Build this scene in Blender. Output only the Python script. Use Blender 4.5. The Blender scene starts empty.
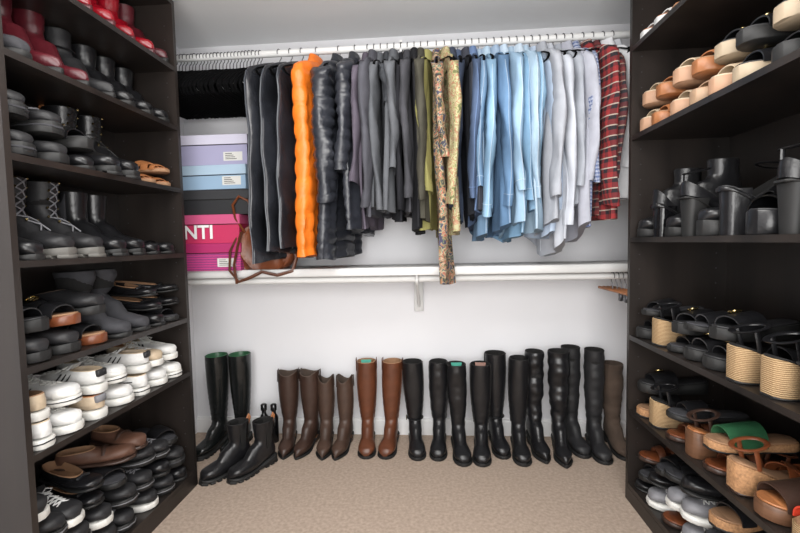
import bpy, math, random
from mathutils import Matrix, Vector
R=random.Random(7)
scn=bpy.context.scene
scn.view_settings.view_transform='Standard'
COL=scn.collection
# ------------------------------------------------------------ materials
def s2l(c):
    return tuple((x/255/12.92 if x/255<=0.04045 else ((x/255+0.055)/1.055)**2.4) for x in c)+(1,)
MC={}
def base(name):
    m=bpy.data.materials.new(name); m.use_nodes=True
    nt=m.node_tree; return m,nt,nt.nodes['Principled BSDF']
def N(nt,t,**k):
    n=nt.nodes.new(t)
    for a,b in k.items():
        if a in n.inputs: n.inputs[a].default_value=b
        else: setattr(n,a,b)
    return n
def surf(name,rgb,rough=.5,var=.12,scale=30,bump=.15,bscale=None,metal=0,stretch=None,dist=.002,big=0,bigs=9,tint=None,spec=None):
    if name in MC: return MC[name]
    m,nt,p=base(name); L=nt.links
    tc=N(nt,'ShaderNodeTexCoord'); mp=N(nt,'ShaderNodeMapping')
    L.new(tc.outputs['Object'],mp.inputs[0])
    if stretch: mp.inputs['Scale'].default_value=stretch
    nz=N(nt,'ShaderNodeTexNoise',Scale=scale,Detail=5.0); L.new(mp.outputs[0],nz.inputs['Vector'])
    rp=N(nt,'ShaderNodeValToRGB'); c=s2l(rgb)
    rp.color_ramp.elements[0].position=.3; rp.color_ramp.elements[1].position=.7
    rp.color_ramp.elements[0].color=tuple(x*(1-var) for x in c[:3])+(1,)
    rp.color_ramp.elements[1].color=s2l(tint) if tint else tuple(min(1,x*(1+var)) for x in c[:3])+(1,)
    L.new(nz.outputs['Fac'],rp.inputs[0]); L.new(rp.outputs[0],p.inputs['Base Color'])
    p.inputs['Roughness'].default_value=rough; p.inputs['Metallic'].default_value=metal
    if spec is not None: p.inputs['Specular IOR Level'].default_value=spec
    if bump:
        n2=N(nt,'ShaderNodeTexNoise',Scale=bscale or scale*4,Detail=4.0); L.new(mp.outputs[0],n2.inputs['Vector'])
        b=N(nt,'ShaderNodeBump',Strength=bump,Distance=dist); L.new(n2.outputs['Fac'],b.inputs['Height'])
        out=b
        if big:
            n3=N(nt,'ShaderNodeTexNoise',Scale=bigs,Detail=2.0,Distortion=.6); L.new(mp.outputs[0],n3.inputs['Vector'])
            b3=N(nt,'ShaderNodeBump',Strength=big,Distance=.02); L.new(n3.outputs['Fac'],b3.inputs['Height']); L.new(b.outputs[0],b3.inputs['Normal']); out=b3
        L.new(out.outputs[0],p.inputs['Normal'])
    MC[name]=m; return m
def leather(name,rgb,rough=.35): return surf(name,rgb,rough,.22,16,.2,120,big=.15,bigs=20)
def cloth(name,rgb,var=.12): return surf(name,rgb,.9,var,9,.4,260,big=.4,bigs=9,spec=.2)
def denim(name,rgb): return surf(name,rgb,.9,.3,9,.5,300,stretch=(1,1,.45),big=.4,bigs=9,spec=.2)
def band(name,c1,c2,scale,axis='Z',rough=.8,bump=.6,metal=0):
    if name in MC: return MC[name]
    m,nt,p=base(name); L=nt.links
    tc=N(nt,'ShaderNodeTexCoord')
    w=N(nt,'ShaderNodeTexWave',Scale=scale,Distortion=1.2); w.bands_direction=axis
    w.inputs['Detail Scale'].default_value=4
    L.new(tc.outputs['Object'],w.inputs['Vector'])
    mx=N(nt,'ShaderNodeMix'); mx.data_type='RGBA'
    mx.inputs[6].default_value=s2l(c1); mx.inputs[7].default_value=s2l(c2)
    L.new(w.outputs['Fac'],mx.inputs[0]); L.new(mx.outputs[2],p.inputs['Base Color'])
    b=N(nt,'ShaderNodeBump',Strength=bump,Distance=.003); L.new(w.outputs['Fac'],b.inputs['Height']); L.new(b.outputs[0],p.inputs['Normal'])
    p.inputs['Roughness'].default_value=rough
    MC[name]=m; return m
def plaid(name,c0,c1,c2,freq=22):
    if name in MC: return MC[name]
    m,nt,p=base(name); L=nt.links
    tc=N(nt,'ShaderNodeTexCoord'); sp=N(nt,'ShaderNodeSeparateXYZ'); L.new(tc.outputs['Object'],sp.inputs[0])
    def stripe(out,f,th):
        a=N(nt,'ShaderNodeMath',operation='MULTIPLY'); a.inputs[1].default_value=f; L.new(out,a.inputs[0])
        fr=N(nt,'ShaderNodeMath',operation='FRACT'); L.new(a.outputs[0],fr.inputs[0])
        g=N(nt,'ShaderNodeMath',operation='GREATER_THAN'); g.inputs[1].default_value=th; L.new(fr.outputs[0],g.inputs[0]); return g.outputs[0]
    ad=N(nt,'ShaderNodeMath',operation='ADD'); L.new(sp.outputs['Y'],ad.inputs[0]); L.new(sp.outputs['X'],ad.inputs[1])
    a=stripe(ad.outputs[0],freq*1.6,.5); b=stripe(sp.outputs['Z'],freq,.5); c=stripe(sp.outputs['Z'],freq,.88)
    s=N(nt,'ShaderNodeMath',operation='ADD'); L.new(a,s.inputs[0]); L.new(b,s.inputs[1])
    h=N(nt,'ShaderNodeMath',operation='MULTIPLY'); h.inputs[1].default_value=.5; L.new(s.outputs[0],h.inputs[0])
    mx=N(nt,'ShaderNodeMix'); mx.data_type='RGBA'; mx.inputs[6].default_value=s2l(c0); mx.inputs[7].default_value=s2l(c1); L.new(h.outputs[0],mx.inputs[0])
    m2=N(nt,'ShaderNodeMix'); m2.data_type='RGBA'; m2.inputs[7].default_value=s2l(c2); L.new(mx.outputs[2],m2.inputs[6]); L.new(c,m2.inputs[0])
    L.new(m2.outputs[2],p.inputs['Base Color']); p.inputs['Roughness'].default_value=.9
    MC[name]=m; return m
def floral(name,cols,scale=28):
    if name in MC: return MC[name]
    m,nt,p=base(name); L=nt.links
    tc=N(nt,'ShaderNodeTexCoord'); nz=N(nt,'ShaderNodeTexNoise',Scale=scale,Detail=2.0,Distortion=1.2); L.new(tc.outputs['Object'],nz.inputs['Vector'])
    rp=N(nt,'ShaderNodeValToRGB'); e=rp.color_ramp.elements
    n=len(cols)
    e[0].color=s2l(cols[0]); e[0].position=.34; e[1].position=.34+.32/n; e[1].color=s2l(cols[1])
    for i in range(2,n):
        q=e.new(.34+.32*i/n); q.color=s2l(cols[i])
    L.new(nz.outputs['Fac'],rp.inputs[0]); L.new(rp.outputs[0],p.inputs['Base Color']); p.inputs['Roughness'].default_value=.8
    MC[name]=m; return m
BLK=leather('black_leather',(23,23,25),.3)
BLKM=leather('black_matte_leather',(29,29,31),.55)
BLKP=leather('black_patent',(15,15,17),.14)
DGR=leather('charcoal_suede',(52,52,56),.8)
GRY=leather('grey_leather',(112,112,116),.6)
BRN=leather('brown_leather',(88,50,32),.36)
DBR=leather('dark_brown_leather',(54,38,31),.42)
TAN=leather('tan_leather',(150,96,58),.45)
COG=leather('cognac_leather',(108,58,32),.4)
RED=leather('red_patent',(136,14,28),.2)
BUR=leather('burgundy_leather',(80,24,32),.35)
SUE=leather('brown_suede',(76,62,52),.9)
WHT=leather('white_leather',(206,206,204),.55)
CRM=leather('cream_leather',(180,162,138),.55)
BEI=leather('beige_leather',(158,130,104),.55)
GRN=leather('green_leather',(40,84,56),.4)
TEAL=leather('teal_lining',(40,140,120),.6)
ORG=leather('coral_leather',(184,56,36),.5)
PNK=leather('rose_leather',(150,76,78),.5)
LIN=surf('shoe_lining',(70,58,50),.9,.1,20,.1)
LIND=surf('dark_lining',(18,17,17),.9,.1,20,.1)
LINT=surf('tan_lining',(142,108,80),.8,.1,20,.1)
RUB=surf('black_rubber',(20,20,20),.6,.1,20,.1)
RUBW=surf('white_rubber',(204,203,198),.5,.04,20,.05)
RUBG=surf('grey_rubber',(90,88,84),.6,.05,20,.05)
WOODH=surf('stacked_wood_heel',(94,64,44),.5,.2,12,.1,stretch=(1,1,14))
CORK=surf('cork',(156,116,80),.8,.3,140,.5,200)
ROPE=band('jute_rope',(180,152,114),(124,96,64),60,'Z')
MET=surf('brushed_metal',(190,170,120),.25,.05,30,0,metal=1)
CHR=surf('chrome_wire',(90,90,94),.3,.05,30,0,metal=.8)
# ------------------------------------------------------------ mesh builder
class MB:
    def __init__(s): s.v=[];s.f=[];s.m=[];s.mats=[]
    def mi(s,mat):
        if mat not in s.mats: s.mats.append(mat)
        return s.mats.index(mat)
    def loft(s,rings,mat,c0=True,c1=True):
        k=s.mi(mat); b=len(s.v); n=len(rings[0])
        for r in rings: s.v+= [tuple(p) for p in r]
        for i in range(len(rings)-1):
            for j in range(n):
                j2=(j+1)%n
                s.f.append((b+i*n+j,b+i*n+j2,b+(i+1)*n+j2,b+(i+1)*n+j)); s.m.append(k)
        if c0: s.f.append(tuple(b+j for j in reversed(range(n)))); s.m.append(k)
        if c1: s.f.append(tuple(b+(len(rings)-1)*n+j for j in range(n))); s.m.append(k)
    def box(s,x0,x1,y0,y1,z0,z1,mat):
        s.loft([[(x0,y0,z0),(x1,y0,z0),(x1,y1,z0),(x0,y1,z0)],[(x0,y0,z1),(x1,y0,z1),(x1,y1,z1),(x0,y1,z1)]],mat)
    def rbox(s,x0,x1,y0,y1,z0,z1,c,mat):
        def ring(z,i):
            return [(x0+i+c,y0+i,z),(x1-i-c,y0+i,z),(x1-i,y0+i+c,z),(x1-i,y1-i-c,z),(x1-i-c,y1-i,z),(x0+i+c,y1-i,z),(x0+i,y1-i-c,z),(x0+i,y0+i+c,z)]
        s.loft([ring(z0,c*.6),ring(z0+c*.6,0),ring(z1-c*.6,0),ring(z1,c*.6)],mat)
    def tube(s,path,r,mat,n=8,closed=False,flat=1.0):
        P=[Vector(p) for p in path]; rings=[]; up=None
        for i,p in enumerate(P):
            if closed: t=(P[(i+1)%len(P)]-P[i-1])
            else: t=(P[min(i+1,len(P)-1)]-P[max(i-1,0)])
            t.normalize()
            if up is None:
                up=Vector((0,0,1)) if abs(t.z)<.9 else Vector((1,0,0))
            a=t.cross(up)
            if a.length<1e-4: a=t.cross(Vector((0,1,0)))
            a.normalize(); up=a.cross(t).normalized()
            rr=r[i] if isinstance(r,(list,tuple)) else r
            rings.append([p+a*math.cos(2*math.pi*j/n)*rr+up*math.sin(2*math.pi*j/n)*rr*flat for j in range(n)])
        if closed: rings.append(rings[0]); s.loft(rings,mat,False,False)
        else: s.loft(rings,mat)
    def mesh(s,name,smooth=50):
        me=bpy.data.meshes.new(name); me.from_pydata(s.v,[],s.f)
        for m in s.mats: me.materials.append(m)
        me.polygons.foreach_set('material_index',s.m)
        me.polygons.foreach_set('use_smooth',[True]*len(s.f))
        me.validate(); 
        import bmesh
        bm=bmesh.new(); bm.from_mesh(me); bmesh.ops.recalc_face_normals(bm,faces=bm.faces)
        for e in bm.edges:
            if len(e.link_faces)==2 and e.calc_face_angle(0)>math.radians(smooth): e.smooth=False
        bm.to_mesh(me); bm.free()
        return me
    def obj(s,name,loc=(0,0,0),rz=0,smooth=50):
        return put(s.mesh(name,smooth),name,loc,rz)
def put(me,name,loc,rz=0,rx=0,ry=0,sc=1):
    o=bpy.data.objects.new(name,me); COL.objects.link(o); o.location=loc; o.rotation_euler=(rx,ry,rz); o.scale=(sc,sc,sc); return o
def lerp(a,b,t): return a+(b-a)*t
def itp(x,xs,ys):
    if x<=xs[0]: return ys[0]
    for i in range(len(xs)-1):
        if x<=xs[i+1]: return lerp(ys[i],ys[i+1],(x-xs[i])/(xs[i+1]-xs[i]))
    return ys[-1]
TS=[0,.03,.1,.25,.42,.6,.74,.87,.95,1.0]
TW={'round':[.3,.56,.74,.76,.72,.92,1.0,.9,.66,.25],'point':[.3,.52,.68,.7,.68,.9,.92,.62,.34,.08],
    'square':[.4,.62,.74,.76,.74,.94,1.0,.95,.86,.62]}
def fw(t,W,toe): return itp(t,TS,TW[toe])*W/2
# ------------------------------------------------------------ shoe parts
class Last:
    def __init__(s,L,W,toe,hh,hf): s.L,s.W,s.toe,s.hh,s.hf=L,W,toe,hh,hf
    def zs(s,t):
        k=min(1,max(0,t/.62)); k=k*k*(3-2*k)
        return lerp(s.hh,s.hf,k)+.006*max(0,(t-.8)/.2)
    def y(s,t): return (t-.5)*s.L
def slab(b,la,mat,zb,zt,ex=0.0,t0=0,t1=1,n=26,c=.003):
    rings=[]
    for i in range(n+1):
        t=lerp(t0,t1,.5-.5*math.cos(math.pi*i/n)); w=fw(t,la.W,la.toe)+ex; y=la.y(t)+(ex if t>.5 else -ex)*abs(2*t-1)
        a,d=zb(t),zt(t); cc=min(c,(d-a)*.4)
        rings.append([(-w+cc,y,a),(w-cc,y,a),(w,y,a+cc),(w,y,d-cc),(w-cc,y,d),(-w+cc,y,d),(-w,y,d-cc),(-w,y,a+cc)])
    b.loft(rings,mat)
def heelblock(b,la,mat,t1=.27,taper=.85):
    h=la.zs(.08)-.004
    def ring(z,k):
        y0=la.y(0)+.004+(1-k)*.012; y1=lerp(y0,la.y(t1),k); w=fw(.15,la.W,la.toe)*k
        pts=[]
        for j in range(9):
            a=math.pi+math.pi*j/8
            pts.append((w*math.cos(a),y0+.022+math.sin(a)*.022,z))
        return pts+[(w,y1,z),(-w,y1,z)]
    b.loft([ring(0,taper),ring(h*.5,lerp(taper,1,.35)),ring(h,1)],mat)
def sole(b,la,mat,kind='flat',heelmat=None,taper=.85,th=.006,ex=.003):
    if kind=='flat': slab(b,la,mat,lambda t:.004*max(0,(t-.85)/.15),la.zs,ex)
    elif kind=='lug':
        slab(b,la,mat,lambda t:.008,la.zs,ex)
        for i in range(9):
            t=.04+i*.115
            if .36<t<.44: continue
            slab(b,la,mat,lambda t:0,lambda t:.012,ex+.002,t-.02,t+.045,3)
    else:
        def zb(t):
            z=la.zs(t)
            return lerp(z-th,0,min(1,max(0,(t-.36)/.24))) if t>.36 else z-th
        slab(b,la,mat,zb,la.zs,ex)
        heelblock(b,la,heelmat or mat,taper=taper)
def ringBF(B,F,w,n=20,e=.82,sc=0):
    by,bz=B; fy,fz=F; cy,cz=(by+fy)/2,(bz+fz)/2; hy,hz=(fy-by)/2,(fz-bz)/2
    out=[]
    for j in range(n):
        a=2*math.pi*j/n; c,s=math.cos(a),math.sin(a)
        c2=math.copysign(abs(c)**e,c); s2=math.copysign(abs(s)**e,s)
        out.append((w*s2,cy+hy*c2,cz+hz*c2+sc*(-math.cos(2*a))))
    return out
def footrings(la,y0,hth,hbox=.045):
    out=[]
    for s in (.1,.2,.32,.45,.58,.7,.8,.88,.94,.98,1.0):
        by=-la.L/2+s*la.L*.995; fy=lerp(y0,la.L/2,s**.75); 
        h=itp(s,[0,.3,.6,.85,.95,1],[hth,lerp(hth,hbox,.5),hbox,hbox*.85,hbox*.6,.012])
        tb=by/la.L+.5; tf=fy/la.L+.5; tm=(tb+tf)/2
        w=max(.006,fw(min(tm,.995),la.W,la.toe)*.97)
        out.append(ringBF((by,la.zs(tb)-.002),(fy,la.zs(tf)+h),w))
    return out
def opening(b,r0,lin,depth=.05,k=.9):
    c=Vector((sum(p[0] for p in r0),sum(p[1] for p in r0),sum(p[2] for p in r0)))/len(r0)
    def sh(k,dz): return [(c.x+(p[0]-c.x)*k,c.y+(p[1]-c.y)*k,c.z+(p[2]-c.z)*k+dz) for p in r0]
    b.loft([r0,sh((1+k)/2,.003)],lin,False,False)
    b.loft([sh((1+k)/2,.003),sh(k,-.004),sh(k*.95,-depth)],lin,False,True)
def boot(name,up=BLK,lin=LIND,H=.5,L=.275,W=.095,toe='round',heel=.03,so=.012,kind='heel',smat=RUB,hmat=None,dt=.062,wt=.055,slouch=0,lace=None,scal=0,pull=False,tag=None,buckle=False,seam=False,gore=None,seed=1,lean=0,crease=.003):
    r=random.Random(seed); b=MB(); la=Last(L,W,toe,so+heel,so); zh=la.hh; ya=-L/2+.062
    sole(b,la,smat,kind,hmat)
    zank=zh+.105; rings=[]; n=max(3,int((H-zank)/.012)) if H>zank+.02 else 2
    for i in range(n):
        f=i/max(1,n-1) if H>zank+.02 else i; z=lerp(H,zank,f) if H>zank+.02 else max(H,zank)-i*.02
        d=lerp(dt,.047,f**1.2); w=lerp(wt,.038,f**1.2)+(.006*math.sin(math.pi*f) if H>.3 else 0)
        ox=lean*(1-f)**1.5; oy=0
        if slouch:
            ox+=slouch*.5*math.sin(z*55+seed)*(1-abs(2*f-1)*.3); oy=slouch*math.sin(z*38+seed*2); d+=slouch*.5*math.sin(z*120+seed); w+=slouch*.4*math.sin(z*110+seed)
        ck=crease*max(0,(f-.45)/.55)
        rg=ringBF((ya-d+.004+oy,z),(ya+d+.004+oy,z+.004),w,e=.95,sc=scal*max(0,1-f*5))
        rg=[(p[0]*(1+ck*10*math.sin(z*170+p[1]*60+seed)),p[1]+ck*math.sin(z*190+p[0]*70+seed*1.7),p[2]) for p in rg]
        rings.append([(p[0]+ox,p[1],p[2]) for p in rg])
    ns=len(rings)
    rings+=[ringBF((-L/2+.010,zh+.07),(ya+.058,zh+.093),.036),ringBF((-L/2+.001,zh+.04),(ya+.078,zh+.085),.037),ringBF((-L/2,zh+.012),(ya+.095,zh+.076),.038)]
    rings+=footrings(la,ya+.105,.068)
    b.loft(rings,up,False,True); opening(b,rings[0],lin,min(.14,H*.3))
    if seam or pull:
        for sg in (1,-1):
            b.tube([(sg*(max(p[0]*sg for p in rg)+.001),sum(p[1] for p in rg)/20,sum(p[2] for p in rg)/20) for rg in rings[:ns]],.0025,up,5)
    if pull:
        for sg in (1,-1):
            x=sg*(wt+.003)+lean; b.tube([(x,ya-.018,H-.05),(x,ya-.014,H+.016),(x,ya+.014,H+.016),(x,ya+.018,H-.05)],.006,up,6,flat=.4)
    if tag is not None:
        b.loft([[(-.022+lean,ya+dt*.55,H-.03),(.022+lean,ya+dt*.55,H-.03),(.022+lean,ya+dt*.62,H-.03),(-.022+lean,ya+dt*.62,H-.03)],[(-.03+lean,ya+dt*.2,H+.012),(.03+lean,ya+dt*.2,H+.012),(.03+lean,ya+dt*.35,H+.014),(-.03+lean,ya+dt*.35,H+.014)]],tag)
    if buckle:
        z=zank+.01; b.tube([(math.cos(a)*.043,ya+.004+math.sin(a)*.053,z) for a in [2*math.pi*i/20 for i in range(20)]],.007,up,6,True,.45)
        b.tube([(.05,ya+.01+.014*math.cos(a),z+.014*math.sin(a)) for a in [2*math.pi*i/10 for i in range(10)]],.0022,MET,5,True)
    if gore is not None:
        for sg in (1,-1):
            x=sg*.0415; b.loft([[(x*.8,ya-.02,H-.004),(x*.8,ya+.024,H-.004),(x*1.07*wt/.047,ya+.024,H-.004),(x*1.07*wt/.047,ya-.02,H-.004)],[(x*.8,ya-.008,zh+.06),(x*.8,ya+.012,zh+.06),(x*1.0,ya+.012,zh+.06),(x*1.0,ya-.008,zh+.06)]],gore)
        b.tube([(0,ya-dt+.002,H-.03),(0,ya-dt-.012,H+.004),(0,ya-dt-.004,H+.02),(0,ya-dt+.006,H)],.007,TAN,6,flat=.4)
    if lace is not None:
        pts=[]
        for rg in rings[:ns+3]: 
            pts.append((max(p[1] for p in rg)-.001,rg[0][2]))
        pts+=[(rings[ns+3][0][1],rings[ns+3][0][2]),(rings[ns+4][0][1],rings[ns+4][0][2]+.002)]
        if len(pts)>9: pts=pts[::2]
        for q in range(len(pts)-1):
            (y,z),(y2,z2)=pts[q],pts[q+1]
            for sg in (1,-1): b.tube([(-.018*sg,y-.004,z),(0,(y+y2)/2+.004,(z+z2)/2+.003),(.018*sg,y2-.004,z2)],.0026,lace,5)
            for sg in (1,-1): b.tube([(.02*sg,y-.006,z),(.022*sg,y-.001,z+.003)],.004,MET,6)
        b.tube([(0,ya-dt+.002,H-.03),(0,ya-dt-.012,H+.01),(0,ya-dt-.004,H+.028),(0,ya-dt+.006,H)],.008,TAN,6,flat=.4)
    return b.mesh(name)
def lowshoe(name,up=BLK,lin=LIN,L=.265,W=.092,toe='round',hh=.02,hf=.012,kind='flat',smat=RUB,hmat=None,thr=.42,hc=.05,hth=.06,lace=None,toecap=None,stripe=None,bow=False,taper=.8,tongue=False,box=.042,band_=None,bars=None,astrap=False):
    b=MB(); la=Last(L,W,toe,hh,hf); sole(b,la,smat,kind,hmat,taper=taper)
    y0=la.y(thr); zt=la.zs(thr)
    rings=[ringBF((-L/2+.004,hh+hc),(y0,zt+hth),.034),ringBF((-L/2-.001,hh+hc*.55),(y0+.012,zt+hth*.96),.036),ringBF((-L/2,hh+.006),(y0+.02,zt+hth*.93),.037)]
    rings+=footrings(la,y0+.026,hth*.9,min(box,hth*.85))
    b.loft(rings,up,False,True); opening(b,rings[0],lin,.028,.88)
    if toecap is not None: slab(b,la,toecap,la.zs,lambda t:la.zs(t)+itp(t,[.8,.9,1],[.03,.026,.01]),.0015,.82,1,8,.008)
    if lace is not None:
        pts=[(rg[0][1]-.001,rg[0][2]+.001) for rg in rings[:7]]
        for q in range(len(pts)-1):
            (y,z),(y2,z2)=pts[q],pts[q+1]
            for sg in (1,-1): b.tube([(-.02*sg,y,z-.005),(0,(y+y2)/2,(z+z2)/2+.003),(.02*sg,y2,z2-.005)],.0028,lace,5)
        for sg in (1,-1):
            b.tube([(0,y0+.004,zt+hth+.003),(sg*.014,y0,zt+hth+.012),(sg*.028,y0+.01,zt+hth+.006),(sg*.016,y0+.014,zt+hth+.002),(0,y0+.006,zt+hth+.003)],.002,lace,5)
    if tongue:
        b.loft([[(-.02,y0+.01,zt+hth-.006),(.02,y0+.01,zt+hth-.006),(.02,y0+.006,zt+hth-.01),(-.02,y0+.006,zt+hth-.01)],[(-.022,y0-.018,zt+hth+.02),(.022,y0-.018,zt+hth+.02),(.022,y0-.024,zt+hth+.018),(-.022,y0-.024,zt+hth+.018)]],up)
    if stripe is not None:
        for sg in (1,-1):
            b.tube([(sg*.034,la.y(.12),hh+.03),(sg*.039,la.y(.3),hh+.026),(sg*.044,la.y(.48),hf+.022),(sg*.040,la.y(.55),hf+.04)],.004,stripe,6,flat=.5)
        slab(b,la,stripe,lambda t:la.zs(t)*.55,lambda t:la.zs(t)*.7,.0045)
    if bars is not None:
        for sg in (1,-1):
            for q in range(3):
                t=.36+q*.07; b.tube([(sg*.0395,la.y(t)+.012,hf+.012),(sg*.0385,la.y(t)+.002,hf+.03),(sg*.031,la.y(t)-.008,hf+.048)],.0045,bars,6,flat=.5)
        b.rbox(-.02,.02,-L/2-.004,-L/2+.012,hh+.028,hh+hc+.002,.003,bars)
    if bow: b.tube([(-.022,la.y(thr)+.012,zt+hth*.92),(0,la.y(thr)+.014,zt+hth+.006),(.022,la.y(thr)+.012,zt+hth*.92)],.006,up,6)
    if band_ is not None: b.tube([(-.036,y0+.034,zt+hth*.55),(-.022,y0+.03,zt+hth*.93),(0,y0+.028,zt+hth*1.02),(.022,y0+.03,zt+hth*.93),(.036,y0+.034,zt+hth*.55)],.008,band_,6,flat=.5)
    if astrap:
        z=hh+hc+.022; b.tube([(.034*math.sin(a),-L/2+.045-.041*math.cos(a),z+.008*(1-math.cos(a))) for a in [2*math.pi*i/20 for i in range(20)]],.006,up,6,True,.5)
        b.tube([(0,-L/2+.004,hh+hc-.005),(0,-L/2+.004,z)],.006,up,6,flat=.5)
    return b.mesh(name)
def arch(b,la,mat,t0,t1,h,sk=0,thick=.004):
    rings=[]
    for i in range(15):
        a=math.pi*i/14; x=math.cos(a); s=math.sin(a)**.75
        w=fw((t0+t1)/2,la.W,la.toe)+.001
        def P(t,k): 
            return (x*(w+k),la.y(t)+sk*x,la.zs(t)-.004+(h*(1-.25*(t-t0)/(max(.01,t1-t0)))+k)*s)
        rings.append([P(t0,0),P(t1,0),P(t1,thick),P((t0+t1)/2,thick+.002),P(t0,thick)])
    b.loft(rings,mat)
def sandal(name,so=CORK,foot=LINT,st=BLK,L=.26,W=.094,toe='round',hh=.03,hf=.02,kind='flat',hmat=None,straps=((.58,.86,.045),),back=False,buckle=False,cross=False,taper=.85,welt=None,heelcup=False):
    b=MB(); la=Last(L,W,toe,hh,hf); sole(b,la,so,kind,hmat,taper=taper,th=.012)
    slab(b,la,foot,lambda t:la.zs(t)-.001,lambda t:la.zs(t)+.005,-.001)
    if welt is not None: slab(b,la,welt,lambda t:0,lambda t:.008,.004)
    for q in straps: arch(b,la,st,q[0],q[1],q[2],q[3] if len(q)>3 else 0)
    if cross: arch(b,la,st,.56,.68,.045,.022); arch(b,la,st,.56,.68,.049,-.022)
    if back:
        z=hh+.04; pts=[(.036*math.sin(a),-L/2+.045-.043*math.cos(a),z+.010*(1-math.cos(a))) for a in [2*math.pi*i/24 for i in range(24)]]
        b.tube(pts,.008,st,6,True,.45)
        for sg in (1,-1): b.tube([(sg*.036,-L/2+.04,z+.01),(sg*.036,la.y(.2),la.zs(.2)+.002)],.007,st,6,flat=.5)
    if heelcup:
        r0=ringBF((-L/2+.004,hh+.06),(la.y(.38),la.zs(.38)+.004),.034); r1=ringBF((-L/2-.001,hh-.004),(la.y(.42),la.zs(.42)-.004),.037)
        b.loft([r1,r0],st,False,False); b.loft([r0,[(p[0]*.9,p[1]*.96-.002,p[2]) for p in r0],[(p[0]*.92,p[1]*.96-.002,p[2]+.006) for p in r1]],LIND,False,False)
    if buckle:
        t=(straps[0][0]+straps[0][1])/2; z=la.zs(t)+straps[0][2]*.85; w=fw(t,la.W,la.toe)
        b.tube([(w*.5+.016*math.copysign(abs(math.cos(a))**.5,math.cos(a))*.8,la.y(t)+.014*math.copysign(abs(math.sin(a))**.5,math.sin(a)),z+.006-.4*.014*math.cos(a)) for a in [2*math.pi*i/16 for i in range(16)]],.003,MET,6,True)
        b.tube([(w*.5-.01,la.y(t),z+.01),(w*.5+.014,la.y(t),z)],.002,MET,5)
    return b.mesh(name)
# ------------------------------------------------------------ room
wallm=surf('painted_wall',(218,218,221),.9,.012,3,.04,250)
ceilm=surf('painted_ceiling',(226,227,228),.95,.012,3,.1,120)
trimm=surf('white_trim',(226,226,226),.5,.01,5,0)
carpet=surf('beige_carpet',(168,150,135),1,.18,70,.9,380,dist=.005)
XL,XR,YB,YF,ZC=-1.48,1.27,2.5,-.7,2.36
def solid(name,x0,x1,y0,y1,z0,z1,mat):
    b=MB(); b.box(x0,x1,y0,y1,z0,z1,mat); return b.obj(name)
solid('floor',XL-.1,XR+.1,YF,YB+.1,-.1,0,carpet)
solid('ceiling',XL-.1,XR+.1,YF,YB+.1,ZC,ZC+.1,ceilm)
solid('wall_back',XL-.1,XR+.1,YB,YB+.1,0,ZC,wallm)
solid('wall_left',XL-.1,XL,YF,YB,0,ZC,wallm)
solid('wall_right',XR,XR+.1,YF,YB,0,ZC,wallm)
b=MB(); b.box(XL,XR,YB-.014,YB,0,.085,trimm); b.box(XL,XR,YB-.009,YB,.085,.1,trimm); b.obj('baseboard_back')
# ------------------------------------------------------------ shelf units
wood=surf('black_brown_wood',(29,25,23),.38,.5,7,.15,40,stretch=(1,1,.1),tint=(42,36,33))
def unit(name,x0,x1,y0,y1,shelves,ztop,open_dir):
    b=MB(); t=.02
    b.box(x0,x1,y0,y0+t,0,ztop,wood); b.box(x0,x1,y1-t,y1,0,ztop,wood); b.box(x0,x1,y0+t,y1-t,ztop-t,ztop,wood)
    xb=x0 if open_dir>0 else x1
    b.box(min(xb,xb+open_dir*.006),max(xb,xb+open_dir*.006),y0+t,y1-t,0,ztop-t,wood)
    xf=x1 if open_dir>0 else x0
    for z in shelves: b.box(*( (x0+.006,x1-.001) if open_dir>0 else (x0+.001,x1-.006)),y0+t,y1-t,z-.02,z,wood)
    b.box(min(xf,xf-open_dir*.015),max(xf,xf-open_dir*.015),y0+t,y1-t,0,shelves[-1]-.02,wood)
    z=.2
    while z<ztop-.1:
        for xx in (xf-open_dir*.04,xb+open_dir*.05):
            for yy in (y1-t-.0015,y0+t-.0015):
                b.box(xx-.0025,xx+.0025,yy,yy+.003,z-.0025,z+.0025,CHR)
        z+=.064
    return b.obj(name)
LS=[2.0,1.73,1.443,1.14,.83,.57,.08]
RS=[1.97,1.60,1.17,.745,.415,.08]
unit('shoe_bookcase',XL+.003,-1.16,1.09,1.93,LS,2.30,1)
unit('shoe_bookcase',.862,XR-.003,.88,1.90,RS,2.30,-1)
# ------------------------------------------------------------ rods & shelf
white=surf('white_painted_wood',(214,214,213),.75,.02,5,0,spec=.2)
def rodm(y,z,r):
    b=MB(); b.tube([(XL+.002,y,z),(-.5,y,z),(.5,y,z),(XR-.002,y,z)],r,white,16)
    for x in (XL+.002,XR-.012): b.tube([(x,y,z),(x+.01,y,z)],.03,white,16)
    return b
b=rodm(2.2,2.165,.017)
for x in (-.13,):
    b.box(x-.006,x+.006,2.2,2.5,2.19,2.20,white); b.tube([(x,2.19,2.143),(x,2.224,2.15),(x,2.226,2.17),(x,2.21,2.195),(x,2.35,2.195),(x,2.49,2.195)],.006,white,8)
    b.rbox(x-.02,x+.02,2.488,2.499,2.10,2.24,.003,white)
b.obj('closet_rod')
b=rodm(2.21,.975,.016); b.obj('closet_rod')
b=MB(); b.rbox(XL+.002,XR-.002,2.15,2.499,1.000,1.04,.002,white); b.box(XL+.002,XR-.002,2.482,2.499,.94,1.0,white)
x=-.07
b.rbox(x-.026,x+.026,2.47,2.483,.76,.94,.004,white); b.tube([(x,2.475,.79),(x,2.40,.85),(x,2.30,.91),(x,2.22,.948)],.009,white,8)
b.tube([(x,2.475,.992),(x,2.3,.992),(x,2.185,.992),(x,2.178,.97),(x,2.19,.952),(x,2.22,.948)],.008,white,8)
b.obj('wall_shelf')
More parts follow.
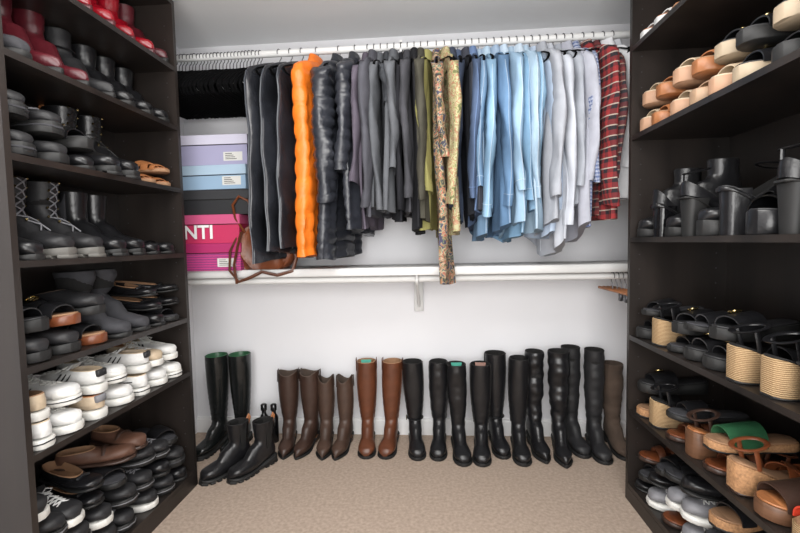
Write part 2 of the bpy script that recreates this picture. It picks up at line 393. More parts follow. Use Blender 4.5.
# ------------------------------------------------------------ hangers
def hanger_mesh(mat,drop=1.0,rr=.006,fl=.6):
    b=MB(); pts=[]
    for i in range(11):
        a=math.radians(205-i*23.5); pts.append((0,.0215*math.cos(a),.0215*math.sin(a)))
    pts+=[(0,.018,-.018),(0,.003,-.035),(0,0,-.05),(0,0,-.085)]
    b.tube(pts,.0022,CHR,6)
    q=lambda z:-.078+(z+.078)*drop
    tri=[(0,0,-.078),(0,-.03,q(-.081)),(0,-.06,q(-.09)),(0,-.10,q(-.103)),(0,-.15,q(-.122)),(0,-.205,q(-.15)),(0,-.214,q(-.160)),(0,-.20,q(-.172)),(0,0,q(-.174)),(0,.20,q(-.172)),(0,.214,q(-.160)),(0,.205,q(-.15)),(0,.15,q(-.122)),(0,.10,q(-.103)),(0,.06,q(-.09)),(0,.03,q(-.081))]
    b.tube(tri,rr,mat,6,True,fl)
    return b.mesh('hanger')
velv=surf('black_velvet',(10,10,11),.95,.1,20,.1,spec=.05)
HM=hanger_mesh(velv); HM2=hanger_mesh(velv,1.8,.0075,1.3)
RZ=2.165; RY=2.2
x=-1.42
while x<-.85:
    put(HM2,'velvet_clothes_hanger',(x,RY+R.uniform(-.004,.004),RZ-.0015),math.radians(-7+R.uniform(-1.5,1.5))); x+=R.uniform(.017,.020)
# ------------------------------------------------------------ garments
def garment(name,mat,W=.44,Ln=.8,T=.014,seed=0,sleeves=.5,quilt=0,pants=False,collar=True,fold=.008,hem=0,n=48,flare=0,rows=40,edge=None,rx0=.010,buttons=None):
    r=random.Random(seed); ph=[r.uniform(0,6.28) for _ in range(10)]; b=MB(); rings=[]
    fr=[r.uniform(.75,1.3) for _ in range(6)]
    W+=r.uniform(-.02,.02) if not quilt else 0
    zt=-.082 if not pants else -.155
    nz=rows if not quilt else int(rows*2.2)
    swing=r.uniform(-.02,.02); drop=r.uniform(-.01,.018)
    for i in range(nz+1):
        f=i/nz; z=zt-Ln*(f**1.2)
        dz=zt-z
        if pants: hw=W/2*itp(dz,[0,.01,.5],[.93,1,1.0]); tx=T*itp(dz,[0,.008,.03,.6],[.3,.8,1,1.1])
        else: hw=itp(dz,[0,.012,.035,.065+drop,.1+drop,.4,.9],[.05,.09,.15,W/2-.035,W/2-.012,W/2-.02,W/2])+flare*max(0,dz-.1); tx=T*itp(dz,[0,.03,.1,.5],[.7,.8,1,1.1])
        if quilt:
            q=abs(math.sin(math.pi*dz/quilt)); tx=tx*(.80+.26*q**.5); hw+=.006*q**.5
        g=min(1,dz/.2)*(.5+1.0*f); ring=[]
        for j in range(n):
            a=2*math.pi*j/n; c,s=math.cos(a),math.sin(a)
            y=hw*math.copysign(abs(c)**.8,c); x=tx*math.copysign(abs(s)**.6,s)
            x+=g*fold*(math.sin(y*34*fr[0]+ph[0]+dz*2)+.5*math.sin(y*71*fr[1]+ph[1]-dz*3)+.35*math.sin(dz*9*fr[2]+ph[2]+y*8))
            if abs(s)>.2: x+=math.copysign(1,s)*g*fold*.6*math.sin(y*55*fr[4]+ph[3]+dz*5)
            if quilt: x+=.0015*math.sin(y*90+dz*30+ph[6])*math.copysign(1,s)
            y+=g*(.005 if not quilt else .002)*math.sin(dz*11*fr[5]+ph[4])
            x+=swing*dz*dz
            zb=hem*math.sin(y*9+ph[5])*f*f+ .008*f*math.sin(y*25+ph[1])+.02*f*y/W*math.sin(ph[7])
            if not pants and hem: zb+=.06*f**6*(abs(y)/.2)
            ring.append((x,y,z+zb))
        rings.append(ring)
    b.loft(rings,mat)
    if edge is not None: b.tube([(rg[n//2][0],rg[n//2][1]-.001,rg[n//2][2]) for rg in rings[5:]],.0022,edge,5)
    if buttons is not None:
        k=int(n*.75)
        b.tube([(rg[k][0]-.001,rg[k][1],rg[k][2]) for rg in rings[3:-1]],.003,edge or mat,5)
    if collar and not pants:
        rr=[]
        for z,k,t in ((-.10,1.2,1.2),(-.085,1.2,1.15),(-.06,1.0,.95),(-.043,.92,.85),(-.05,.8,.6),(-.08,.75,.5)):
            rr.append([(.028*t*math.sin(2*math.pi*j/16),.066*k*math.cos(2*math.pi*j/16),z) for j in range(16)])
        b.loft(rr,edge or mat,False,False)
    if sleeves and not pants:
        for sg in (1,-1):
            rings=[]; m=40 if not quilt else 60; wob=r.uniform(-.05,.015); xo=r.uniform(-.028,.028); kink=r.uniform(.3,.6); sl=sleeves*r.uniform(.86,1.1)
            for i in range(m+1):
                f=i/m; z=-.135-drop-sl*f; cy=sg*(W/2-.055+.03*min(1,f*3)+wob*max(0,f-kink)*1.6)+.004*math.sin(f*7+ph[3]); cx=.008*math.sin(f*4+ph[2])*f*2+xo*f
                ry=lerp(.074,.050,f)*itp(f,[0,.05,.15,1],[.55,.85,1,1]); rx=lerp(rx0+.008,rx0,f)+T*.4
                if quilt: q=abs(math.sin(math.pi*f*sl/quilt)); rx*=.9+.28*q; ry*=.96+.07*q
                cuff=1.0+(.16 if f>.9 else 0)
                ring=[]
                for j in range(16):
                    a=2*math.pi*j/16; ca=math.copysign(abs(math.cos(a))**.8,math.cos(a))
                    wr=1+.14*math.sin(f*17+a*2+ph[0])*min(1,f*3)+.12*math.sin(f*9-a*3+ph[1])+.10*math.exp(-((f-kink)/.12)**2)*math.sin(f*70+a+ph[8])
                    ring.append((cx+rx*cuff*wr*math.sin(a)+.003*math.sin(f*13+ph[4]+a*2),cy+ry*(.6+.4*cuff)*ca*(1+.03*math.sin(f*21+ph[5])),z-.02*(1-f)**4*abs(math.cos(a))-.012*f*math.cos(a)*math.sin(ph[9])))
                rings.append(ring)
            b.loft(rings,mat,True,False)
            cr=rings[-1]; cc=[sum(p[q] for p in cr)/16 for q in range(3)]
            b.loft([cr,[(cc[0]+(p[0]-cc[0])*.8,cc[1]+(p[1]-cc[1])*.85,p[2]+.004) for p in cr],[(cc[0]+(p[0]-cc[0])*.75,cc[1]+(p[1]-cc[1])*.8,p[2]+.05) for p in cr]],mat,False,True)
            if edge is not None:
                k=8 if sg<0 else 0
                b.tube([(rg[k][0],rg[k][1]+sg*.001,rg[k][2]) for rg in rings[2:]],.002,edge,5)
                b.tube([tuple(p) for p in rings[int(m*.9)+1]],.0018,edge,5,True)
    return b.mesh(name)
def hang(name,me,x,rz=0,dy=0,ry=0):
    e=put(me,name,(x,RY+dy,RZ),rz,0,ry)
    put(HM,'velvet_clothes_hanger',(x,RY,RZ-.0015),rz*.6)
    return e
sd=[100]
def G(name,mat,x,**k):
    rz=math.radians(k.pop('rz',x*17+R.uniform(-5,5))); dy=k.pop('dy',R.uniform(-.03,.03)); sd[0]+=1
    ry=math.radians(R.uniform(-1.4,1.4))
    return hang(name,garment(name,mat,seed=sd[0],**k),x,rz,dy,ry)
M=lambda n,c:cloth(n,c)
bagm=surf('black_garment_bag_fabric',(19,20,23),.26,.3,4,.4,25,big=.5,bigs=6,tint=(46,48,54))
bagw=surf('grey_vinyl_trim',(60,64,70),.3,.1,6,.2,25)
def gbag(name,x,rz,Ln=.98,W=.52):
    sd[0]+=1; r=random.Random(sd[0]); p=[r.uniform(0,6) for _ in range(4)]; b=MB(); rings=[]; nz=40; n=44
    for i in range(nz+1):
        f=i/nz; dz=Ln*f; hw=itp(dz,[0,.03,.08,.14,.9],[.06,.13,W/2-.03,W/2,W/2]); T=.016+.006*math.sin(f*3)
        ring=[]
        for j in range(n):
            a=2*math.pi*j/n; c,s=math.cos(a),math.sin(a); y=hw*math.copysign(abs(c)**.7,c)
            xx=T*math.copysign(abs(s)**.5,s)+min(1,dz*4)*(.011*math.sin(y*16+p[0]+dz*3)+.006*math.sin(dz*8+y*9+p[1])+.004*math.sin(dz*24-y*19+p[2]))
            ring.append((xx,y+.004*math.sin(dz*7+p[3]),-.07-dz+.015*math.sin(y*9+p[1])*f**4))
        rings.append(ring)
    b.loft(rings,bagm)
    b.tube([rg[22] for rg in rings[4::2]],.0035,bagw,6)
    b.tube([(rg[12][0]+.001,rg[12][1],rg[12][2]) for rg in rings[3::2]],.002,bagw,6)
    return hang(name,b.mesh(name),x,math.radians(rz))
gbag('garment_bag',-.765,-20,1.0); gbag('garment_bag',-.705,-15,.97,.5); gbag('garment_bag',-.645,-13,.95,.5)
ORP=surf('orange_nylon',(210,106,26),.45,.14,10,.3,60,big=.35,bigs=18)
G('orange_puffer_vest',ORP,-.565,Ln=.97,T=.045,sleeves=0,quilt=.085,W=.46,rz=-13,dy=-.02)
BKP=surf('black_nylon',(38,40,46),.34,.2,10,.3,60,big=.35,bigs=18)
G('black_puffer_jacket',BKP,-.45,Ln=.98,T=.042,sleeves=.7,quilt=.05,W=.46,rz=-12,dy=-.01,rx0=.02)
G('black_puffer_jacket',BKP,-.365,Ln=.86,T=.026,sleeves=.6,quilt=.055,W=.42,rz=-8,rx0=.016)
seq=[('purple_grey_shirt',(80,74,84),.84,.62),('grey_cardigan',(70,70,76),.78,.66),('charcoal_sweater',(82,84,88),.74,.7),('charcoal_tshirt',(54,56,60),.7,.2),('grey_shirt',(84,86,90),.76,.58),('black_shirt',(28,28,32),.8,.66),
('charcoal_shirt',(60,60,64),.78,.7),('black_dress',(26,26,29),.86,0),('dark_olive_jacket',(62,60,52),.82,.62)]
x=-.30
for n_,c,l,s_ in seq:
    G(n_,M(n_+'_fabric',c),x,Ln=l,sleeves=s_,T=.014); x+=.034
FLO=floral('floral_print',[(40,38,42),(70,74,60),(130,122,84),(150,60,58),(170,160,132),(84,98,74),(60,54,78)],34)
G('olive_blouse',M('olive_fabric',(138,134,84)),.008,Ln=.85,sleeves=.64,rz=-12,dy=0)
G('floral_kimono',FLO,.05,Ln=1.14,sleeves=.5,hem=.05,W=.43,rz=-2,dy=-.0,T=.02)
G('floral_blouse',floral('floral_print_light',[(96,98,62),(140,136,84),(176,170,136),(120,118,78),(156,90,74),(160,156,120)],34),.088,Ln=.88,sleeves=.66,rz=11,dy=-.02)
x=.125
for i,(n_,c) in enumerate([('dark_jeans',(40,44,54)),('dark_denim_shirt',(50,58,74)),('black_jeans',(40,42,48)),('dark_denim_shirt',(66,80,104))]):
    G(n_,denim(n_+str(i)+'_denim',c),x,Ln=.84,sleeves=.66 if 'shirt' in n_ else .0,W=.45,hem=.02,edge=denim('seam%d'%(i),tuple(min(255,int(v*1.35)) for v in c)),buttons=1); x+=.034
x=.262
for i,(c) in enumerate([(98,124,150),(116,146,170),(88,116,146),(132,158,180),(106,138,164),(142,164,182),(118,148,172)]):
    G('light_denim_shirt',denim('light_denim_%d'%i,c),x,Ln=R.uniform(.80,.94),sleeves=R.uniform(.6,.72),hem=.03,W=.46,T=.017,edge=denim('lseam%d'%i,tuple(int(v+(215-v)*.35) for v in c)),buttons=1); x+=.037
x=.52
for i,(n_,c) in enumerate([('pale_blue_shirt',(156,170,188)),('grey_linen_shirt',(150,153,160)),('white_striped_shirt',(172,176,184)),('grey_linen_shirt',(144,148,156)),('lavender_shirt',(156,158,168))]):
    G(n_,M('shirt_cotton_%d'%i,c),x,Ln=R.uniform(.84,1.0),sleeves=R.uniform(.6,.74),hem=.03,W=.46,T=.016,buttons=1); x+=.039
G('blue_plaid_shirt',plaid('blue_plaid',(156,162,178),(84,98,134),(60,68,108),60),.715,Ln=.90,sleeves=.66,hem=.02,rz=9,dy=-.005)
G('red_plaid_shirt',plaid('red_plaid',(128,34,36),(30,24,30),(150,136,126),22),.768,Ln=.82,sleeves=.66,rz=13,dy=-.015,W=.46,T=.018)
G('red_plaid_shirt',plaid('red_plaid2',(104,40,40),(32,30,36),(130,112,100),26),.815,Ln=.8,sleeves=.6,rz=12,dy=0)
G('white_blouse',M('white_cotton',(200,201,204)),.865,Ln=.72,sleeves=.58,rz=16,dy=-.02)
G('white_blouse',M('white_cotton2',(190,192,198)),.91,Ln=.74,sleeves=.58,rz=15,dy=0)
# ------------------------------------------------------------ shoe boxes
def sbox(name,x0,x1,y0,y1,z0,h,mb,ml,lab=None,rz=0):
    cx,cy=(x0+x1)/2,(y0+y1)/2; hx,hy=(x1-x0)/2,(y1-y0)/2
    b=MB(); b.rbox(-hx+.005,hx-.005,-hy+.005,hy-.005,0,h-.004,.001,mb); b.rbox(-hx,hx,-hy,hy,h-.05,h-.001,.0015,ml)
    b.box(-hx+.004,hx-.004,-hy+.0035,-hy+.006,h-.054,h-.05,LIND)  # dark strip draws in the shade below the lid edge
    if lab is not None:
        b.box(hx-.13,hx-.03,-hy+.0035,-hy+.006,.02,.065,lab)
        for q in range(4): b.box(hx-.12,hx-.06-.008*q,-hy+.003,-hy+.005,.028+q*.009,.031+q*.009,LIND)
    return b.obj(name,(cx,cy,z0),math.radians(rz),smooth=20)
C=lambda n,c:surf(n,c,.6,.03,6,.03)
LB=C('label_paper',(196,196,192))
z=1.0405
strp=band('pink_stripe_card',(186,60,120),(120,50,104),24,'Z',.5,0)
sbox('pink_shoe_box',-1.33,-.985,2.13,2.33,z,.145,strp,C('magenta_card',(160,34,92)),LB); z+=.145
o=sbox('pink_shoe_box',-1.33,-.985,2.13,2.33,z,.15,C('magenta_card2',(178,40,84)),C('pink_card',(186,76,118)))
cu=bpy.data.curves.new('label_text','FONT'); cu.body='NTI'; cu.size=.10; cu.extrude=.0008; cu.align_x='CENTER'; cu.offset=.002
t=bpy.data.objects.new('label_text',cu); COL.objects.link(t); cu.materials.append(C('white_print',(220,220,220)))
t.rotation_euler=(math.pi/2,0,0); t.location=(-.05,-.1015,.025); t.parent=o; z+=.15
sbox('black_shoe_box',-1.36,-.94,2.14,2.38,z,.13,C('black_card',(30,31,34)),C('black_card2',(42,43,46)),None,1); z+=.13
sbox('blue_shoe_box',-1.35,-.935,2.13,2.37,z,.125,C('paleblue_card',(134,160,184)),C('paleblue_card2',(156,178,196)),LB,-1.5); z+=.125
sbox('lilac_shoe_box',-1.36,-.93,2.13,2.38,z,.155,C('lilac_card',(150,148,176)),C('lilac_card2',(188,186,202)),LB,1)
# ------------------------------------------------------------ handbag
b=MB(); rings=[]
for i in range(17):
    f=i/16; z=lerp(0,.25,f); k=(math.sin(math.pi*(.12+.8*f))**.5)*(1-.15*f)
    rings.append([(.17*k*math.copysign(abs(math.cos(a))**.7,math.cos(a))+.012*math.sin(a*5+z*30),.06*k*math.copysign(abs(math.sin(a))**.7,math.sin(a))+.010*math.sin(a*7+z*20),z+.018*math.sin(a*3+1)*f) for a in [2*math.pi*j/36 for j in range(36)]])
b.loft(rings,COG)
for sg in (-1,1):
    b.tube([(-.09,sg*.045,.2),(-.13,sg*.055,.27),(-.14,sg*.06,.34),(-.11,sg*.05,.385),(-.06,sg*.045,.36),(-.03,sg*.05,.28),(-.02,sg*.045,.21)],.012,COG,8,flat=.6)
b.tube([(-.13,-.05,.17),(-.16,-.07,.10),(-.165,-.075,-.0),(-.12,-.075,-.06),(-.06,-.075,-.04),(0,-.075,-.01),(.08,-.075,-.03),(.16,-.07,-.01),(.18,-.06,.06),(.15,-.04,.14)],.010,BRN,8,flat=.6)
b.tube([(-.1,-.065,.2),(-.12,-.072,.12),(-.14,-.075,.03),(-.13,-.075,-.07)],.014,BRN,8,flat=.4)
b.tube([(.04,-.07,.2),(.04,-.078,.12)],.014,MET,8)
b.obj('leather_handbag',(-.885,2.205,1.0415),math.radians(6))
b=MB()
for k in range(4):
    x=.93+k*.022; pts=[(x,2.21+.0205*math.cos(math.radians(205-i*23.5)),.975+.0205*math.sin(math.radians(205-i*23.5))) for i in range(11)]
    b.tube(pts+[(x,2.225,.95),(x,2.21,.93),(x,2.21,.9)],.0022,CHR,6)
    b.tube([(x,2.04,.9),(x,2.21,.902),(x,2.38,.9)],.008,TAN,8)
    for yy in (2.06,2.12): b.rbox(x-.007,x+.007,yy-.012,yy+.012,.86,.9,.003,CHR)
b.obj('clip_trouser_hanger')
# ------------------------------------------------------------ floor boots (facing the camera)
F=math.pi
def stand(me,nm,x,y,rz=0): return put(me,nm,(x,y,.0),F+math.radians(rz))
well=boot('w',up=leather('rubber_gloss',(20,22,22),.25),lin=GRN,H=.53,heel=.02,so=.018,kind='lug',dt=.068,wt=.06)
stand(well,'rubber_boot',-1.27,2.28,-8); stand(well,'rubber_boot',-1.135,2.30,-4)
chel=boot('c',H=.24,lin=LIND,heel=.022,so=.02,kind='lug',gore=RUB,dt=.058,wt=.047,W=.1)
stand(chel,'chelsea_boot',-1.065,2.04,-32); stand(chel,'chelsea_boot',-.935,2.06,-30)
b=MB()
for dx in (0,.06):
    b.loft([[(dx+rr*math.cos(a),rr*math.sin(a),zz) for a in [2*math.pi*j/16 for j in range(16)]] for zz,rr in ((0,.022),(.004,.025),(.15,.025),(.165,.018),(.17,.013),(.19,.013),(.192,.018),(.225,.018),(.23,.012))],BLKP)
b.obj('spray_bottle',(-1.0,2.38,0))
cow1=boot('cb',up=DBR,lin=LIN,H=.42,toe='point',heel=.035,so=.008,hmat=WOODH,scal=.012,pull=True,dt=.064,wt=.056)
stand(cow1,'cowboy_boot',-.835,2.31,8); stand(cow1,'cowboy_boot',-.725,2.31,-8)
cow2=boot('cb2',up=leather('taupe_brown_leather',(64,47,38),.5),lin=LIN,H=.385,toe='point',heel=.035,so=.008,hmat=WOODH,scal=.02,pull=True,dt=.058,wt=.044)
stand(cow2,'cowboy_boot',-.615,2.31,6); stand(cow2,'cowboy_boot',-.515,2.31,-6)
rid=boot('rb',up=BRN,lin=LINT,H=.48,heel=.028,so=.01,hmat=WOODH,pull=True,tag=TEAL,dt=.064,wt=.056,W=.1)
rid2=boot('rb2',up=BRN,lin=LINT,H=.48,heel=.028,so=.01,hmat=WOODH,pull=True,dt=.064,wt=.056,W=.1,lean=-.012,seed=5)
stand(rid,'riding_boot',-.375,2.33,5); stand(rid2,'riding_boot',-.248,2.33,-6)
b1=boot('b1',H=.48,heel=.028,dt=.064,wt=.058,buckle=True,seam=True,lean=.01); b1b=boot('b1b',H=.48,heel=.028,dt=.062,wt=.052,seam=True,slouch=.002,seed=3)
stand(b1,'riding_boot',-.095,2.32,6); stand(b1b,'riding_boot',.033,2.32,-4)
b2=boot('b2',H=.48,heel=.028,dt=.064,wt=.054,tag=TEAL,slouch=.002,seed=5,W=.098,lean=.008); b2b=boot('b2b',H=.48,heel=.028,dt=.064,wt=.056,tag=COG,seam=True,W=.098)
stand(b2,'riding_boot',.15,2.27,5); stand(b2b,'riding_boot',.265,2.27,-5)
b3=boot('b3',H=.52,heel=.03,dt=.066,wt=.06,buckle=True,seam=True); b3b=boot('b3b',H=.51,heel=.03,dt=.066,wt=.054,seam=True,lean=-.008,seed=4)
stand(b3,'riding_boot',.37,2.35,4); stand(b3b,'riding_boot',.475,2.28,-3)
b4=boot('b4',up=BLK,H=.54,heel=.05,dt=.06,wt=.05,slouch=.006,seed=7,toe='point'); b4b=boot('b4b',up=BLK,H=.55,heel=.05,dt=.062,wt=.056,slouch=.006,seed=11,toe='point')
stand(b4,'slouchy_boot',.58,2.31,4); stand(b4b,'slouchy_boot',.692,2.27,-6)
b5=boot('b5',up=BLKM,H=.55,heel=.03,dt=.062,wt=.05,slouch=.003,seed=9)
stand(b5,'tall_boot',.80,2.37,4); stand(b5,'tall_boot',.90,2.31,-4)
b6=boot('b6',up=SUE,lin=LIN,H=.46,heel=.03,dt=.062,wt=.054,slouch=.004,seed=4)
stand(b6,'suede_boot',1.02,2.35,0)
# ------------------------------------------------------------ shoe library
LIB={}
def lib(k,fn,nm): LIB[k]=(fn,nm)
lib('redboot',boot('s',up=RED,H=.25,heel=.05,toe='point',dt=.055,wt=.045,smat=BUR),'red_ankle_boot')
lib('burg',boot('s',up=BUR,H=.25,heel=.06,toe='point',dt=.052,wt=.042),'burgundy_ankle_boot')
lib('ankle',boot('s',up=BLK,H=.23,heel=.045,dt=.055,wt=.045),'ankle_boot')
lib('ankleg',boot('s',up=DGR,H=.22,heel=.035,dt=.055,wt=.046),'suede_ankle_boot')
lib('anklet',boot('s',up=BLKM,H=.24,heel=.05,dt=.05,wt=.042,toe='point',buckle=True),'ankle_boot')
lib('combat',boot('s',up=BLK,H=.245,heel=.022,so=.028,kind='lug',lace=RUB,dt=.058,wt=.046,W=.104),'combat_boot')
lib('combatbig',boot('s',up=BLKM,H=.26,heel=.02,so=.03,kind='lug',smat=RUBG,dt=.064,wt=.05,W=.108,lace=GRY,crease=.005),'combat_boot')
lib('chelsea',boot('s',up=BLK,H=.24,heel=.02,so=.022,kind='lug',dt=.056,wt=.047,gore=DGR,W=.1),'chelsea_boot')
lib('tallnarrow',boot('s',up=BLK,H=.285,heel=.03,dt=.046,wt=.04,seam=True),'tall_ankle_boot')
lib('slouch',boot('s',up=DGR,H=.25,heel=.03,dt=.072,wt=.056,slouch=.007,seed=6),'slouchy_suede_boot')
lib('chunky',lowshoe('s',up=BLKM,hh=.045,hf=.035,smat=RUB,lace=GRY,W=.104,thr=.4,hth=.066,hc=.06,stripe=DGR,tongue=True),'chunky_sneaker')
lib('chunkyg',lowshoe('s',up=DGR,hh=.036,hf=.028,smat=RUBG,lace=GRY,W=.1,thr=.4,hth=.06,tongue=True),'chunky_sneaker')
lib('white',lowshoe('s',up=WHT,lin=CRM,hh=.028,hf=.022,smat=RUBW,lace=RUBW,toecap=RUBW,hth=.055,W=.096,tongue=True,stripe=BLKM),'white_sneaker')
lib('white2',lowshoe('s',up=WHT,lin=CRM,hh=.03,hf=.024,smat=RUBW,lace=RUBW,hth=.058,W=.098,tongue=True,bars=BLKM),'white_sneaker')
lib('white3',lowshoe('s',up=CRM,lin=TAN,hh=.03,hf=.024,smat=RUBW,lace=WHT,hth=.058,W=.098,tongue=True,bars=GRY),'white_sneaker')
lib('whiteslip',lowshoe('s',up=CRM,lin=LINT,hh=.026,hf=.02,smat=RUBW,hth=.05,thr=.5),'slip_on_sneaker')
lib('greysn',lowshoe('s',up=GRY,lin=DGR,hh=.03,hf=.022,smat=RUBW,lace=WHT,W=.096,tongue=True,stripe=WHT),'grey_running_shoe')
lib('blacksn',lowshoe('s',up=BLKM,lin=LIND,hh=.028,hf=.022,smat=RUBW,lace=WHT,W=.096,tongue=True),'black_sneaker')
lib('blackrun',lowshoe('s',up=BLKM,lin=LIND,hh=.034,hf=.024,smat=RUB,lace=GRY,W=.098,tongue=True,stripe=GRY),'black_running_shoe')
lib('flat',lowshoe('s',up=BLK,lin=LINT,hh=.012,hf=.006,thr=.68,hc=.045,hth=.028,bow=True,kind='flat',box=.03),'ballet_flat')
lib('loafer',lowshoe('s',up=BLK,lin=LIND,hh=.022,hf=.008,thr=.5,hc=.045,hth=.05,kind='heel',band_=BLKP),'loafer')
lib('moc',lowshoe('s',up=leather('brown_moc',(82,55,42),.6),lin=LINT,hh=.014,hf=.010,thr=.5,hc=.045,hth=.05,smat=DBR,band_=DBR,W=.096),'brown_moccasin')
lib('clog',lowshoe('s',up=BLKM,lin=LIN,hh=.045,hf=.028,thr=.5,hc=.02,hth=.06,smat=RUB,W=.104),'clog')
lib('pump',lowshoe('s',up=BLKP,lin=LINT,hh=.085,hf=.012,thr=.68,hc=.04,hth=.03,kind='heel',toe='point',taper=.55,smat=BLK,box=.03),'high_heel_pump')
lib('platpump',lowshoe('s',up=BLK,lin=LIND,hh=.135,hf=.045,thr=.55,hc=.055,hth=.05,kind='heel',taper=.72,smat=RUB,W=.1,astrap=True),'platform_pump')
lib('blockheel',sandal('s',so=BLK,foot=LIND,st=BLK,hh=.125,hf=.04,kind='heel',hmat=BLKP,straps=((.56,.86,.05),),heelcup=True,taper=.8,W=.1),'block_heel_sandal')
lib('blockmule',sandal('s',so=BLK,foot=BLKM,st=BLKP,hh=.145,hf=.06,kind='heel',hmat=BLK,straps=((.48,.88,.06),),taper=.92,W=.104),'platform_mule')
lib('blackwedge',sandal('s',so=RUB,foot=BLKM,st=BLK,hh=.12,hf=.06,straps=((.52,.84,.055),),heelcup=True,W=.1),'platform_wedge_sandal')
lib('shoot',boot('s',up=BLK,H=.27,heel=.085,so=.03,dt=.05,wt=.04,W=.098,L=.25),'heeled_ankle_boot')
lib('platslide',sandal('s',so=RUB,foot=BLKM,st=BLK,hh=.05,hf=.035,straps=((.5,.84,.05),),buckle=True),'platform_slide')
lib('buckleslide',sandal('s',so=COG,foot=LINT,st=BLK,hh=.045,hf=.03,straps=((.42,.60,.062),(.66,.84,.048)),buckle=True),'buckle_clog_sandal')
lib('corkslide',sandal('s',so=CORK,foot=LINT,st=BLK,hh=.035,hf=.028,straps=((.4,.54,.06),(.62,.8,.048)),buckle=True,welt=RUB),'cork_slide')
lib('corkwedge',sandal('s',so=CORK,foot=LINT,st=BLKM,hh=.10,hf=.035,straps=((.5,.86,.055),),welt=RUB,W=.1),'cork_wedge_sandal')
lib('espwedge',sandal('s',so=ROPE,foot=LIND,st=BLK,hh=.105,hf=.04,straps=((.5,.88,.055),),back=True,welt=RUB,W=.1),'espadrille_wedge')
lib('espred',sandal('s',so=ROPE,foot=LINT,st=ORG,hh=.075,hf=.045,straps=((.46,.9,.055),),welt=RUB,heelcup=True,W=.1),'coral_espadrille')
lib('brnwedge',sandal('s',so=CORK,foot=LINT,st=COG,hh=.09,hf=.035,cross=True,straps=((.76,.9,.04),),back=True,welt=DBR,W=.1),'brown_wedge_sandal')
lib('tanwedge',sandal('s',so=WOODH,foot=TAN,st=DBR,hh=.09,hf=.04,straps=((.5,.88,.055),),back=True,W=.1),'brown_wedge_sandal')
lib('brnclog',sandal('s',so=WOODH,foot=TAN,st=BRN,hh=.08,hf=.035,straps=((.48,.88,.055),),kind='heel',hmat=WOODH,taper=.95),'wooden_heel_clog')
lib('tansand',sandal('s',so=LINT,foot=TAN,st=TAN,hh=.016,hf=.012,cross=True,straps=((.8,.88,.03),)),'tan_sandal')
lib('creamplat',sandal('s',so=surf('blush_foam',(166,130,104),.6,.05,20,.05),foot=CRM,st=CRM,hh=.06,hf=.045,straps=((.5,.86,.052),)),'platform_sandal')
lib('beiplat',sandal('s',so=BEI,foot=BEI,st=BEI,hh=.055,hf=.04,straps=((.4,.56,.06),(.64,.84,.048)),),'platform_sandal')
lib('tanplat',sandal('s',so=TAN,foot=LINT,st=TAN,hh=.06,hf=.04,straps=((.5,.66,.055),(.74,.88,.04)),back=True),'platform_sandal')
lib('bwplat',sandal('s',so=surf('ivory_foam',(158,142,120),.6,.05,20,.05),foot=BLKM,st=BLK,hh=.05,hf=.038,straps=((.46,.86,.055),),buckle=True,W=.1),'platform_sandal')
lib('greenslide',sandal('s',so=CORK,foot=LINT,st=GRN,hh=.03,hf=.024,straps=((.42,.84,.06),),welt=RUB),'green_slide')
lib('pinkslide',sandal('s',so=PNK,foot=LINT,st=PNK,hh=.024,hf=.02,straps=((.5,.82,.05),)),'rose_slide')
lib('whitesand',sandal('s',so=WHT,foot=TAN,st=WHT,hh=.06,hf=.025,kind='heel',hmat=WOODH,cross=True,straps=((.8,.9,.035),),back=True),'white_sandal')
lib('brnflat',sandal('s',so=DBR,foot=COG,st=BRN,hh=.018,hf=.014,straps=((.45,.56,.055),(.66,.76,.045)),back=True),'brown_sandal')
lib('blkflat',sandal('s',so=RUB,foot=DGR,st=BLK,hh=.022,hf=.018,straps=((.55,.82,.05),)),'black_slide')
def S(k,x,y,z,a,side,rx=0,ry=0):
    me,nm=LIB[k]; return put(me,nm,(x,y,z+.0005),math.radians(a)+(-math.pi/2 if side=='L' else math.pi/2),rx,ry)
TH={'chunky':.115,'clog':.09,'platslide':.10,'white':.085,'white2':.088,'white3':.088,'blkflat':.072,'flat':.06,'blacksn':.088,'blackrun':.09,'loafer':.07,'buckleslide':.105,'chunkyg':.095,'creamplat':.105,'beiplat':.1,'bwplat':.098,'tanplat':.1,'corkslide':.1,'moc':.066,'whiteslip':.078,'greysn':.09,'tansand':.06,'brnflat':.075,'greenslide':.085,'pinkslide':.075}
def row(side,x,z,items,jit=4):
    for it in items:
        ks=it[0]; y=it[1]; a=it[2] if len(it)>2 else 0; zz=z; sg=1 if side=='L' else -1
        for q,k in enumerate(ks.split('+')):
            S(k,x+sg*(R.uniform(-.008,.002)-.004*q),y,zz,a+R.uniform(-jit,jit)+q*R.choice((-6,7)),side); zz+=TH.get(k,.1)
def rowL(z,items,jit=4): row('L',-1.302,z,items,jit)
def rowR(z,items,jit=4,x=1.005): row('R',x,z,items,jit)
rowL(LS[0],[('ankleg',1.18),('burg',1.30),('redboot',1.43),('redboot',1.545),('redboot',1.665),('redboot',1.775),('burg',1.87)])
rowL(LS[1],[('ankleg',1.175),('burg',1.29),('burg',1.405),('anklet',1.515),('ankle',1.625),('ankle',1.735),('ankle',1.845)])
rowL(LS[2],[('chunky+chunky',1.175),('clog+chunky',1.29),('loafer+platslide',1.40),('combat',1.51),('combat',1.625),('tansand',1.74),('tansand+tansand',1.845)])
rowL(LS[3],[('tallnarrow',1.172),('combatbig',1.29),('combatbig',1.41),('chelsea',1.53),('chelsea',1.64),('loafer',1.745),('loafer',1.85)])
rowL(LS[4],[('clog+platslide',1.178),('clog+buckleslide',1.295),('buckleslide+clog',1.41),('slouch',1.525),('slouch',1.64),('loafer+flat+flat',1.75),('blkflat+flat+flat',1.852)])
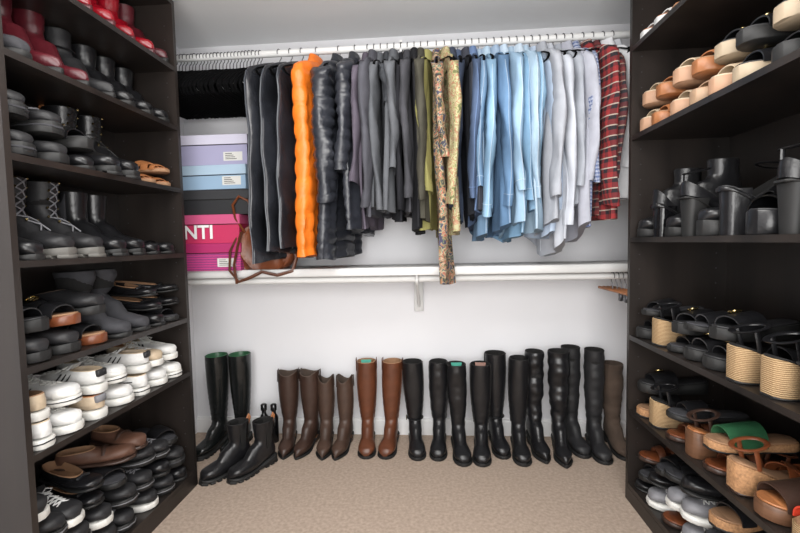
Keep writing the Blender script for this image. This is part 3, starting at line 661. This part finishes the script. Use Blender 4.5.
rowL(LS[5],[('white+whiteslip',1.175,180),('white2+white',1.285),('white3+white2',1.395,180),('white2+white',1.51),('white+white2',1.625,180),('white2+white3',1.735),('white+white2',1.845)],8)
rowL(LS[6],[('blacksn+blackrun+blackrun+blacksn',1.175),('blacksn+blackrun+blacksn',1.285),('blackrun+blacksn+flat+flat',1.395),('blackrun+blackrun+blkflat+moc',1.51),('blacksn+blackrun+blackrun+moc',1.625),('blackrun+loafer+blackrun',1.735),('loafer+chunky+blkflat',1.845)],9)
rowR(RS[0],[('whitesand',1.82),('whitesand',1.71),('tansand',1.6),('brnwedge',1.49),('pump',1.38),('creamplat',1.27),('creamplat',1.16),('creamplat',1.05)])
rowR(RS[1],[('creamplat+creamplat',1.82),('tanplat+tanplat',1.71),('creamplat+creamplat',1.60),('beiplat+tanplat',1.49),('creamplat+bwplat',1.38),('bwplat+platslide',1.27),('platslide+bwplat',1.155),('clog+chunky',1.04),('clog',.95)],7)
rowR(RS[2],[('shoot',1.83),('blockheel',1.73,180),('shoot',1.63),('platpump',1.53,180),('platpump',1.43),('blockmule',1.33,172),('blockmule',1.225,10),('platpump',1.12,180),('blockmule',1.015,183),('blackwedge',.945)],5)
rowR(RS[3],[('platslide+blkflat',1.82),('espwedge',1.71,180),('blkflat+platslide',1.60),('platslide+blkflat',1.49),('platslide+platslide',1.38),('espwedge',1.27,180),('espwedge',1.155,188),('shoot',1.04,180),('shoot',.945)],7)
rowR(RS[4],[('corkslide+platslide',1.82),('espwedge',1.71,180),('brnflat+blkflat',1.60),('tanwedge',1.49,180),('brnflat+greenslide',1.38),('brnwedge',1.27,180),('tanwedge',1.155),('espred',1.04,-6),('espred',.945)],8)
rowR(RS[5],[('flat+blkflat+brnflat',1.82),('greysn+flat+blkflat',1.71),('brnflat+greysn+blkflat',1.60),('greysn+greysn+loafer',1.49),('greysn+blkflat+corkslide',1.38),('pinkslide+greysn',1.27),('platslide+platslide',1.155),('espred',1.04)],10)
# ------------------------------------------------------------ light
def area(name,loc,rot,sx,sy,p,c=(1,1,1)):
    l=bpy.data.lights.new(name,'AREA'); l.shape='RECTANGLE'; l.size=sx; l.size_y=sy; l.energy=p; l.color=c
    o=bpy.data.objects.new(name,l); COL.objects.link(o); o.location=loc; o.rotation_euler=rot; return o
area('ceiling_light',(-.12,1.0,ZC-.03),(0,0,0),1.0,1.0,33,(1,.98,.95))
area('doorway_fill_light',(-.05,-.6,1.4),(math.radians(100),0,0),1.6,1.6,60,(1,.985,.965))  # unseen fill lamp, added behind the camera to raise the ambience
w=bpy.data.worlds.new('world'); scn.world=w; w.use_nodes=True
w.node_tree.nodes['Background'].inputs[0].default_value=(1,.985,.97,1); w.node_tree.nodes['Background'].inputs[1].default_value=2.0
# ------------------------------------------------------------ camera
cd=bpy.data.cameras.new('camera'); cd.lens=420/800*36; cd.sensor_width=36; cd.clip_start=.02
co=bpy.data.objects.new('camera',cd); COL.objects.link(co)
co.matrix_world=Matrix.Translation((0,0,1.17))@Matrix.Rotation(math.radians(4.1),4,'Z')@Matrix.Rotation(math.radians(90-3.3),4,'X')@Matrix.Rotation(math.radians(-1.2),4,'Z')
scn.camera=co
